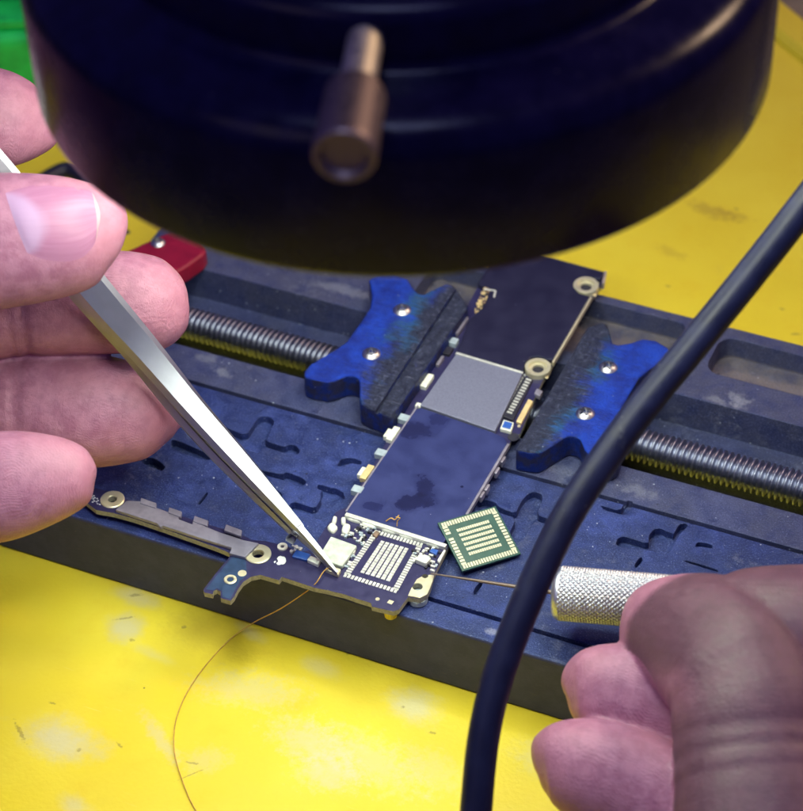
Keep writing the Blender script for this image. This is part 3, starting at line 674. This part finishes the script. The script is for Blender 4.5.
# ------------------------------------------------------------------ tweezers
tw = thing('tweezers', 'steel fine-point tweezers held in the left hand, tip on the board', 'tweezers', tuple(P(337, 571.5, .31)))
stn = [(337.3, 572, 40.50, 1.2), (331, 564.4, 40.53, 2.2), (318, 548, 40.58, 3.5), (300, 527, 40.63, 4.8), (296.5, 522.5, 40.64, 6.0), (243, 462, 40.64, 11.2), (192, 405, 40.52, 13.6), (145, 350, 40.28, 16), (97, 296, 39.85, 18.5), (0, 180, 39.0, 20), (-90, 73, 38.3, 18), (-170, -22, 37.9, 16)]
pg = D(262, 482, 40.5); ng1 = (CAM-pg)/np.linalg.norm(CAM-pg); ng2 = np.array([2.6, -3.9, 10.4])-pg; NG = ng1+ng2/np.linalg.norm(ng2); NG /= np.linalg.norm(NG)
def arm(sep):
    q_ = spline(stn, 5); n = len(q_); pos = np.array([D(*q[:3]) for q in q_]); vs = []
    for i in range(n):
        p = pos[i]; dep, hw = q_[i, 2], q_[i, 3]
        T = pos[min(i+2, n-1)]-pos[max(i-2, 0)]; T /= np.linalg.norm(T)
        N = NG-T*np.dot(NG, T); N /= np.linalg.norm(N); Bv = np.cross(T, N); f = i/(n-1)
        tw_ = min(1, max(0, (f-.47)/.24)); tw_ = math.radians(24)*tw_*tw_*(3-2*tw_); sg = -1 if np.dot(Bv, RT) > 0 else 1
        N = N*math.cos(tw_)+Bv*sg*math.sin(tw_); Bv = np.cross(T, N)
        w = hw*dep/F*1.0; th = .028+.055*min(1, f*3)
        sp = (2*th+.004+(sep-.1)*(min(1, max(0, (f-.2)/.4))*(1 if f < .75 else 1-.6*(f-.75)/.25))) if sep else 0
        q = p-N*sp
        if sep: q = q-RT*.10*min(1, max(0, (f-.2)/.3))
        for (sb, sn) in ((-.60, 1), (.72, 1), (1.0, .2), (1.0, -.5), (.8, -1), (-.8, -1), (-1.0, -.5), (-1.0, .2)): vs.append(q+Bv*w*sb+N*th*sn-N*th)
    fs = [(i*8+k, i*8+(k+1) % 8, (i+1)*8+(k+1) % 8, (i+1)*8+k) for i in range(n-1) for k in range(8)]+[tuple(range(8)), tuple((n-1)*8+k for k in range(8))]
    o = MB().add(vs, fs).build('arm', TWZ, tw, smooth=True); o.data.set_sharp_from_angle(angle=math.radians(18)); return o
arm(0); arm(.17)

# ------------------------------------------------------------------ craft knife
h0, h1 = D(553, 592.5, 39.35), D(820, 615, 38.6)
kn = thing('craft_knife', 'knurled aluminium knife handle with a thin blade reaching the board', 'knife', tuple(h0))
Lh = float(np.linalg.norm(h1-h0)); T = Vector((h1-h0)/Lh); a = T.orthogonal().normalized(); c = T.cross(a)
nx_, nt = 700, 228; vs = []; fs = []; rad = .45
for i in range(nx_+1):
    s = Lh*i/nx_
    for k in range(nt):
        th = 2*PI*k/nt; uu = th*34/(2*PI); q = s/.086
        t1 = abs(((uu+q) % 1)-.5)*2; t2 = abs(((uu-q) % 1)-.5)*2
        hgt = .018*min(1, 1.5*min(t1, t2)) if s > .12 else 0
        r_ = rad-.03+hgt if s > .12 else rad-.025-.13*(1-math.sqrt(max(0, 1-(1-s/.12)**2)))
        vs.append(Vector(h0)+T*s+(a*math.cos(th)+c*math.sin(th))*r_)
for i in range(nx_): fs += [(i*nt+k, i*nt+(k+1) % nt, (i+1)*nt+(k+1) % nt, (i+1)*nt+k) for k in range(nt)]
fs += [tuple(range(nt)), tuple(nx_*nt+k for k in range(nt))]
MB().add(vs, fs).build('knurled_handle', ALU, kn)
tp = P(431, 573.5, .29); bl = Vector(h0)+T*.05
MB().tube([Vector(tp), Vector(tp)*.7+bl*.3, Vector(tp)*.35+bl*.65, bl], [.012, .022, .032, .04], 8).build('blade', DULL, kn)

# ------------------------------------------------------------------ cable, wire, lead
cp = spline([D(x, y, d) for x, y, d in [(1000, -30, 35.2), (900, 80, 35.5), (803, 207, 35.8), (745, 281, 36), (690, 349, 36), (632, 421, 36), (577, 500, 36), (545, 560, 36), (518, 622, 36), (497, 680, 36), (484, 735, 36), (477, 800, 36), (474, 860, 36), (480, 960, 36)]], 8)
tag(MB().tube(cp, .235, 28).build('cable', CABLE, None, loc=cp[0], smooth=True), 'thick black rubber cable hanging in front of the board holder', 'cable')
def PY(x, y, yy):
    d = ray(x, y); return CAM + d*((yy-CAM[1])/d[1])
wp = [P(331, 567, .33), P(324, 571, .32), P(316, 583, .26), PY(305, 592.5, -4.72), PY(280, 609, -4.76), PY(252, 623.5, -4.80), P(226, 643, TABLE+.03), P(196, 678, TABLE+.03), P(178, 713, TABLE+.04), P(174, 748, TABLE+.05), P(184, 785, TABLE+.03), P(198, 814, TABLE+.02), P(225, 850, TABLE+.02)]
wpt = spline(wp, 8); wpt[:, 2] = np.maximum(wpt[:, 2], TABLE+.015)
tag(MB().tube(wpt, .009, 6).build('jumper_wire', COPPER, None, loc=wp[5], smooth=True), 'hair-thin copper wire curling from the board onto the yellow mat', 'wire')
lp_ = spline([P(x, y, TABLE+.12) for x, y in [(20, 205), (38, 185), (55, 174), (66, 170), (77, 173), (86, 182), (96, 205)]], 8)
tag(MB().tube(lp_, .17, 14).build('black_lead', WIREB, None, loc=lp_[0], smooth=True), 'short black lead on the mat just behind the thumb', 'lead')

# ------------------------------------------------------------------ green box at the back left
gb = thing('plastic_box', 'bright green plastic box with teal lid at the back left', 'box', (-12.6, 8.9, TABLE))
gc = np.array([-12.4, 8.0]); gx = np.array([.9, .42]); gy = np.array([-.42, .9])
def gpoly(x0, x1, y0, y1): return [tuple(gc+gx*a+gy*b_) for a, b_ in ((x0, y0), (x1, y0), (x1, y1), (x0, y1))]
MB().prism(gpoly(-3, 1.2, -.6, 2.6), TABLE+.003, TABLE+1.5).build('box_body', GREENP, gb, bevel=.25, segs=4)
MB().prism(gpoly(-3.05, 1.0, -.4, 2.55), TABLE+1.5, TABLE+1.75).build('box_rim', GREENP, gb, bevel=.08)
MB().prism(gpoly(-2.9, .6, .4, 2.4), TABLE+1.75, TABLE+2.2).build('box_lid', TEAL, gb, bevel=.12)
MB().prism(gpoly(.75, 1.1, 1.6, 2.4), TABLE+1.5, TABLE+2.0).build('latch', PINK, gb, bevel=.08)

# ------------------------------------------------------------------ ring lamp over the work
LC = (1.93, -3.70, 10.28)
lamp = thing('ring_lamp', 'black round microscope head with its light ring over the board', 'lamp', LC)
Rl = 4.98
prof = [(3.0, .55), (3.05, .18), (4.55, .18), (4.6, 0), (Rl-.08, 0), (Rl-.02, .03), (Rl, .10), (Rl+.03, 1.75), (Rl, 1.92), (Rl-.08, 2.06), (Rl-.2, 2.16), (Rl-.36, 2.22), (4.15, 2.32), (4.05, 2.34), (4.0, 2.37), (3.96, 2.42), (3.95, 2.5), (3.94, 2.98), (3.9, 3.08), (3.82, 3.15), (3.7, 3.19), (3.45, 3.24), (3.38, 3.27), (3.35, 3.32), (3.33, 3.9), (3.28, 3.98), (3.15, 4.02), (2.6, 4.06), (2.5, 4.1), (2.48, 8.5), (0, 8.5)]
me = MB().lathe(prof, LC, n=160).mesh('h'); hs = link('housing', me, HOUSE, lamp, smooth=True)
MB().lathe([(0, .5), (3.0, .55)], LC, n=64).build('lens', LENS, lamp)
MB().lathe([(3.15, .17), (4.45, .17), (4.45, .12), (3.15, .12)], LC, n=96, close=True).build('light_ring', LED, lamp)
# thumb screw through the second tier, pointing at the viewer
q1, q2 = D(340, 153, 29.2), None
dirh = np.array([CAM[0]-LC[0], CAM[1]-LC[1], 0]); dirh /= np.linalg.norm(dirh)
angs = math.radians(-6.3); dirh = np.array([dirh[0]*math.cos(angs)-dirh[1]*math.sin(angs), dirh[0]*math.sin(angs)+dirh[1]*math.cos(angs), 0])
s0 = np.array(LC)+np.array([0, 0, 2.76])+dirh*3.85
ts = MB().tube([s0, s0+dirh*1.2], .215, 28).build('thumb_screw', BRASS, lamp, smooth=False)
kp = [(0, 2.31), (.25, 2.31), (.275, 2.35), (.29, 2.39), (.345, 2.39), (.365, 2.36), (.37, 2.30), (.355, 1.22), (.32, 1.15), (0, 1.15)]
MB().lathe(kp, s0, dirh, n=40).build('knob', DULL, ts, smooth=False)

# ------------------------------------------------------------------ hands
def loft(st, thick=.86, creases=()):
    q = spline(st, 7); q[:, 2] = np.maximum(q[:, 2], .6); q[0, 2] = .6
    ctr = np.array([D(x, y, d) for x, y, _, d in q]); w = q[:, 2]*q[:, 3]/F
    s = np.concatenate([[0], np.cumsum(np.linalg.norm(np.diff(ctr, axis=0), axis=1))])
    for c, dep, wd in creases: w = w*(1-dep*np.exp(-((s-c)/wd)**2))
    n = 40; vs = []; Bs = []; Ns = []
    for i in range(len(ctr)):
        a_, b_ = max(i-3, 0), min(i+3, len(ctr)-1)
        T = ctr[b_]-ctr[a_]; T /= np.linalg.norm(T)
        N = CAM-ctr[i]; N /= np.linalg.norm(N); N = N-T*np.dot(N, T); N /= np.linalg.norm(N); Bv = np.cross(T, N); Bs.append(Bv); Ns.append(N)
        for k in range(n):
            t = 2*PI*k/n; cx, sx = math.cos(t), math.sin(t)
            cx = math.copysign(abs(cx)**.92, cx); sx = math.copysign(abs(sx)**.92, sx)
            vs.append(ctr[i]+Bv*w[i]*cx+N*w[i]*thick*sx)
    fs = [(i*n+k, i*n+(k+1) % n, (i+1)*n+(k+1) % n, (i+1)*n+k) for i in range(len(ctr)-1) for k in range(n)]+[tuple(range(n)), tuple((len(ctr)-1)*n+k for k in range(n))]
    return vs, fs, (ctr, s, np.array(Bs))
def hand(name, label, fingers, masses, vox=.038, skin=None, retone=None):
    b = MB(); ax = []
    for st, pad, tone, thick, cr_ in fingers:
        vs, fs, (c, s, Bv) = loft(st, thick, cr_); b.add(vs, fs); ax.append((c, s, Bv, pad, tone))
    for st, thick, tone_ in masses:
        vs, fs, (c, s, Bv) = loft(st, thick); b.add(vs, fs); ax.append((c, s*0+6, Bv, 0, tone_))
    me = evaluated(b.mesh('raw'), [('REMESH', dict(mode='VOXEL', voxel_size=vox)), ('SMOOTH', dict(factor=.5, iterations=2))])
    n = len(me.vertices); co = np.empty(n*3); me.vertices.foreach_get('co', co); co = co.reshape(-1, 3)
    C_ = np.vstack([a_[0] for a_ in ax]); S_ = np.concatenate([a_[1] for a_ in ax]); B_ = np.vstack([a_[2] for a_ in ax])
    Pd = np.concatenate([[a_[3]]*len(a_[1]) for a_ in ax]); Tn = np.concatenate([[a_[4]]*len(a_[1]) for a_ in ax])
    arr = {k: np.zeros(n) for k in ('along', 'across', 'pad', 'tone')}
    for i in range(0, n, 4000):
        d = ((co[i:i+4000, None]-C_[None])**2).sum(2); k = np.argsort(d, 1)[:, :4]
        wgt = 1/(np.take_along_axis(d, k, 1)+1e-3)**2; wgt /= wgt.sum(1, keepdims=True)
        j = k[:, 0]
        arr['along'][i:i+4000] = (S_[k]*wgt).sum(1); arr['across'][i:i+4000] = ((co[i:i+4000]-C_[j])*B_[j]).sum(1)
        arr['pad'][i:i+4000] = (Pd[k]*wgt).sum(1); arr['tone'][i:i+4000] = (Tn[k]*wgt).sum(1)
    if retone: arr['tone'] = retone(arr)
    for k, v in arr.items():
        at = me.attributes.new(k, 'FLOAT', 'POINT'); at.data.foreach_set('value', v.astype(np.float32))
    bv = BVHTree.FromPolygons([tuple(v) for v in co], [tuple(p.vertices) for p in me.polygons])
    lo_ = co.min(0); o = link(name, me, skin or SKIN, None, loc=(co[:, 0].mean(), co[:, 1].mean(), lo_[2]), smooth=True)
    tag(o, label, 'hand'); return o, bv
def nail(parent, bv, top, bot, lift, name='fingernail', dome=.02, mat=None):
    """top and bot: the nail's two long edges, root to free end"""
    nu, nv = 26, 18; tp_, bt = spline(top, 10), spline(bot, 10); vs = []; fs = []; uv = []
    tt = lambda arr, u: arr[min(len(arr)-1, int(round(u*(len(arr)-1))))]
    for i in range(nu+1):
        for j in range(nv+1):
            u, v = i/nu, j/nv; vw = max(.0, 1-max(0, 2*u-1)**5)**.5*.6+.4; vv = .5+(v-.5)*vw; q = tt(tp_, u)*(1-vv)+tt(bt, u)*vv
            bul = math.sin(PI*v); q = q+np.array([1., .1])*((2*u-1)*4*bul*(1 if u > .5 else .3))
            d = ray(*q); hit = bv.ray_cast(Vector(CAM), Vector(d).normalized())
            p = hit[0] if hit[0] is not None else (vs[-1] if vs else Vector(D(*q, 37)))
            edge = min(1, min(u*1.5, v, 1-v)*5); edge = edge*edge*(3-2*edge)
            vs.append(Vector(p)+Vector(-d).normalized()*(lift*edge+dome*bul*edge+.003)); uv.append((u, v))
    m = nv+1
    fs = [(i*m+j, (i+1)*m+j, (i+1)*m+j+1, i*m+j+1) for i in range(nu) for j in range(nv)]
    me = bpy.data.meshes.new(name); me.from_pydata([tuple(v) for v in vs], [], fs); me.update()
    for k, nm in ((0, 'u'), (1, 'v')):
        at = me.attributes.new(nm, 'FLOAT', 'POINT'); at.data.foreach_set('value', [x[k] for x in uv])
    me2 = evaluated(me, [('SMOOTH', dict(factor=.5, iterations=4))])
    return link(name, me2, mat or NAIL, parent, smooth=True)

JC = lambda c: ((c, .065, .085), (c+.26, .03, .07))
thumb = [(116, 237, 0, 38.75), (113, 235, 21, 38.75), (106, 233, 39, 38.65), (94, 233, 50, 38.60), (70, 235.5, 59, 38.55), (30, 238.5, 65.5, 38.55), (-10, 242, 69, 38.55), (-70, 252, 74, 38.45), (-150, 275, 74, 38.25), (-290, 330, 80, 38.05), (-430, 400, 105, 38.45), (-560, 440, 120, 39.25)]
index = [(51.5, 118, 0, 41.60), (49, 118.5, 18, 41.60), (42, 121, 31, 41.55), (25, 121, 42, 41.50), (0, 119, 49.5, 41.40), (-50, 112, 53, 41.30), (-150, 100, 55, 41.10), (-300, 105, 60, 40.90), (-450, 160, 68, 40.90), (-600, 230, 70, 40.90)]
middle = [(189, 304, 0, 41.40), (185.5, 304.5, 18, 41.40), (177, 305, 34, 41.35), (160, 305, 46, 41.30), (130, 302.5, 51, 41.30), (95, 302.5, 52, 41.30), (50, 305, 51, 41.25), (18, 307, 50, 41.25), (-20, 308, 52, 41.20), (-100, 302, 54, 41.20), (-270, 280, 60, 41.20), (-450, 275, 68, 41.20), (-600, 300, 70, 41.20)]
ringf = [(182, 426, 0, 41.75), (179, 424, 16, 41.75), (170, 420, 30, 41.75), (154, 416, 43, 41.70), (130, 413, 51, 41.65), (95, 411, 57, 41.65), (50, 410, 58, 41.65), (5, 410.5, 56, 41.65), (-40, 411, 58, 41.65), (-120, 405, 59, 41.75), (-280, 375, 62, 41.95), (-450, 370, 68, 42.15), (-600, 380, 70, 42.25)]
little = [(96, 478, 0, 38.70), (93.5, 477.5, 15, 38.70), (87, 477.5, 27, 38.70), (74, 477.5, 36, 38.70), (54, 478.5, 44, 38.70), (25, 482, 52, 38.70), (-5, 487, 56, 38.70), (-45, 490, 57, 38.80), (-130, 495, 57, 39.00), (-280, 480, 60, 39.40), (-450, 460, 64, 39.90), (-600, 450, 66, 40.20)]
palm = [(-380, 320, 40, 40.60), (-420, 310, 150, 40.60), (-560, 320, 205, 40.50), (-720, 380, 200, 40.30), (-860, 470, 160, 40.10), (-1050, 620, 155, 39.80), (-1400, 900, 185, 39.10)]
lh, bvl = hand('hand', 'bare hand gripping steel tweezers between thumb and index finger, nail towards us',
               [(thumb, 0., .12, .82, ((2.9, .02, .3),)), (index, 1., 0, .86, JC(2.5)), (middle, 1., 0, .86, JC(2.68)), (ringf, 1., 0, .80, JC(2.72)), (little, 1., 0, .86, JC(2.4))], [(palm, .42, .1)])
nail(lh, bvl, [(4, 192), (35, 183.5), (68, 178.5), (94, 181)], [(27, 254), (50, 262), (78, 261), (100, 246)], .010, dome=.022)

rthumb = [(629, 624, 0, 38.15), (631.5, 624, 19, 38.1), (640, 625, 36, 38), (656, 628, 50, 37.75), (680, 634, 62, 37.4), (708, 645, 73, 36.95), (735, 666, 79, 36.5), (750, 704, 81, 36.15), (755, 750, 83, 35.9), (760, 800, 87, 35.6), (770, 880, 94, 35.2), (805, 1000, 104, 34.9), (860, 1130, 116, 35.0)]
knuck = [(700, 638, 56, 37.25), (735, 645, 76, 36.95), (800, 648, 84, 36.8), (860, 654, 90, 36.8), (930, 675, 96, 36.9), (1010, 720, 98, 36.8), (1080, 800, 100, 36.6)]
rmid = [(563.5, 692, 0, 37.65), (566.5, 691, 20, 37.65), (577, 690, 35, 37.65), (595, 690, 45, 37.60), (622, 694, 51, 37.55), (660, 706, 55, 37.55), (720, 724, 57, 37.45), (800, 750, 60, 37.35), (950, 800, 64, 36.95), (1060, 880, 70, 36.55)]
rring = [(534, 768, 0, 36.90), (537, 767, 22, 36.90), (547, 765, 36, 36.90), (565, 765, 46, 36.85), (592, 771, 53, 36.80), (635, 788, 57, 36.80), (695, 816, 60, 36.70), (780, 860, 62, 36.60), (940, 940, 66, 36.30), (1060, 1000, 70, 36.10)]
def lit_pad_side(a):                                            # brown thumb back; pale pad skin plus painted lamp light towards the knife
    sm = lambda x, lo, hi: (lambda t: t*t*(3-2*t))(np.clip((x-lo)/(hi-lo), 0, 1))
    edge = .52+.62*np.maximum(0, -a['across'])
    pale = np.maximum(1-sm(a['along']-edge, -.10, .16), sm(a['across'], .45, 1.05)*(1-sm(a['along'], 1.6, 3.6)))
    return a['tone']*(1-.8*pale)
rpalm = [(880, 820, 40, 36.4), (920, 840, 120, 36.4), (1030, 920, 190, 36), (1150, 1050, 190, 35.6), (1280, 1200, 150, 35), (1500, 1450, 170, 34)]
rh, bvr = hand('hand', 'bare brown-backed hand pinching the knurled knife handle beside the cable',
               [(rthumb, 0., 1., .86, ((2.6, .03, .25), (3.4, .02, .12), (3.75, .02, .1), (4.1, .02, .1))), (rmid, 1., .12, .80, JC(2.4)), (rring, 1., .12, .86, JC(2.4))], [(knuck, .86, 1.), (rpalm, .5, .8)], retone=lit_pad_side)

# ------------------------------------------------------------------ light
w = bpy.data.worlds.new('World'); S.world = w; w.use_nodes = True
bg = w.node_tree.nodes['Background']; bg.inputs[0].default_value = (.27, .21, 1.0, 1); bg.inputs[1].default_value = .20
def area(name, loc, target, size, power, col):
    l = bpy.data.lights.new(name, 'AREA'); l.shape = 'DISK'; l.size = size; l.energy = power; l.color = col
    o = bpy.data.objects.new(name, l); COL.objects.link(o); o.location = loc
    o.rotation_euler = (Vector(target)-Vector(loc)).to_track_quat('-Z', 'Y').to_euler(); return o
area('cool_fill', (6, -22, 75), (0, -2, 0), 22, 9000, (.50, .56, 1.0))  # unseen cool fill lamp added overhead, set by the bluish highlights
area('ceiling_light', (40, 40, 52), (0, 3, 2), 14, 21000, (1.0, .68, .42))
area('front_fill', (-12, -60, 45), (0, -6, 0), 34, 1900, (.82, .66, 1.0))  # unseen fill lamp added to brighten the hands from the front

S.view_settings.view_transform = 'Standard'; S.view_settings.look = 'None'; S.view_settings.gamma = 1
S.view_settings.exposure = 0.0
S.cycles.use_denoising = True
S.cycles.max_bounces = 8; S.cycles.caustics_reflective = False; S.cycles.caustics_refractive = False
S.cycles.sample_clamp_indirect = 6
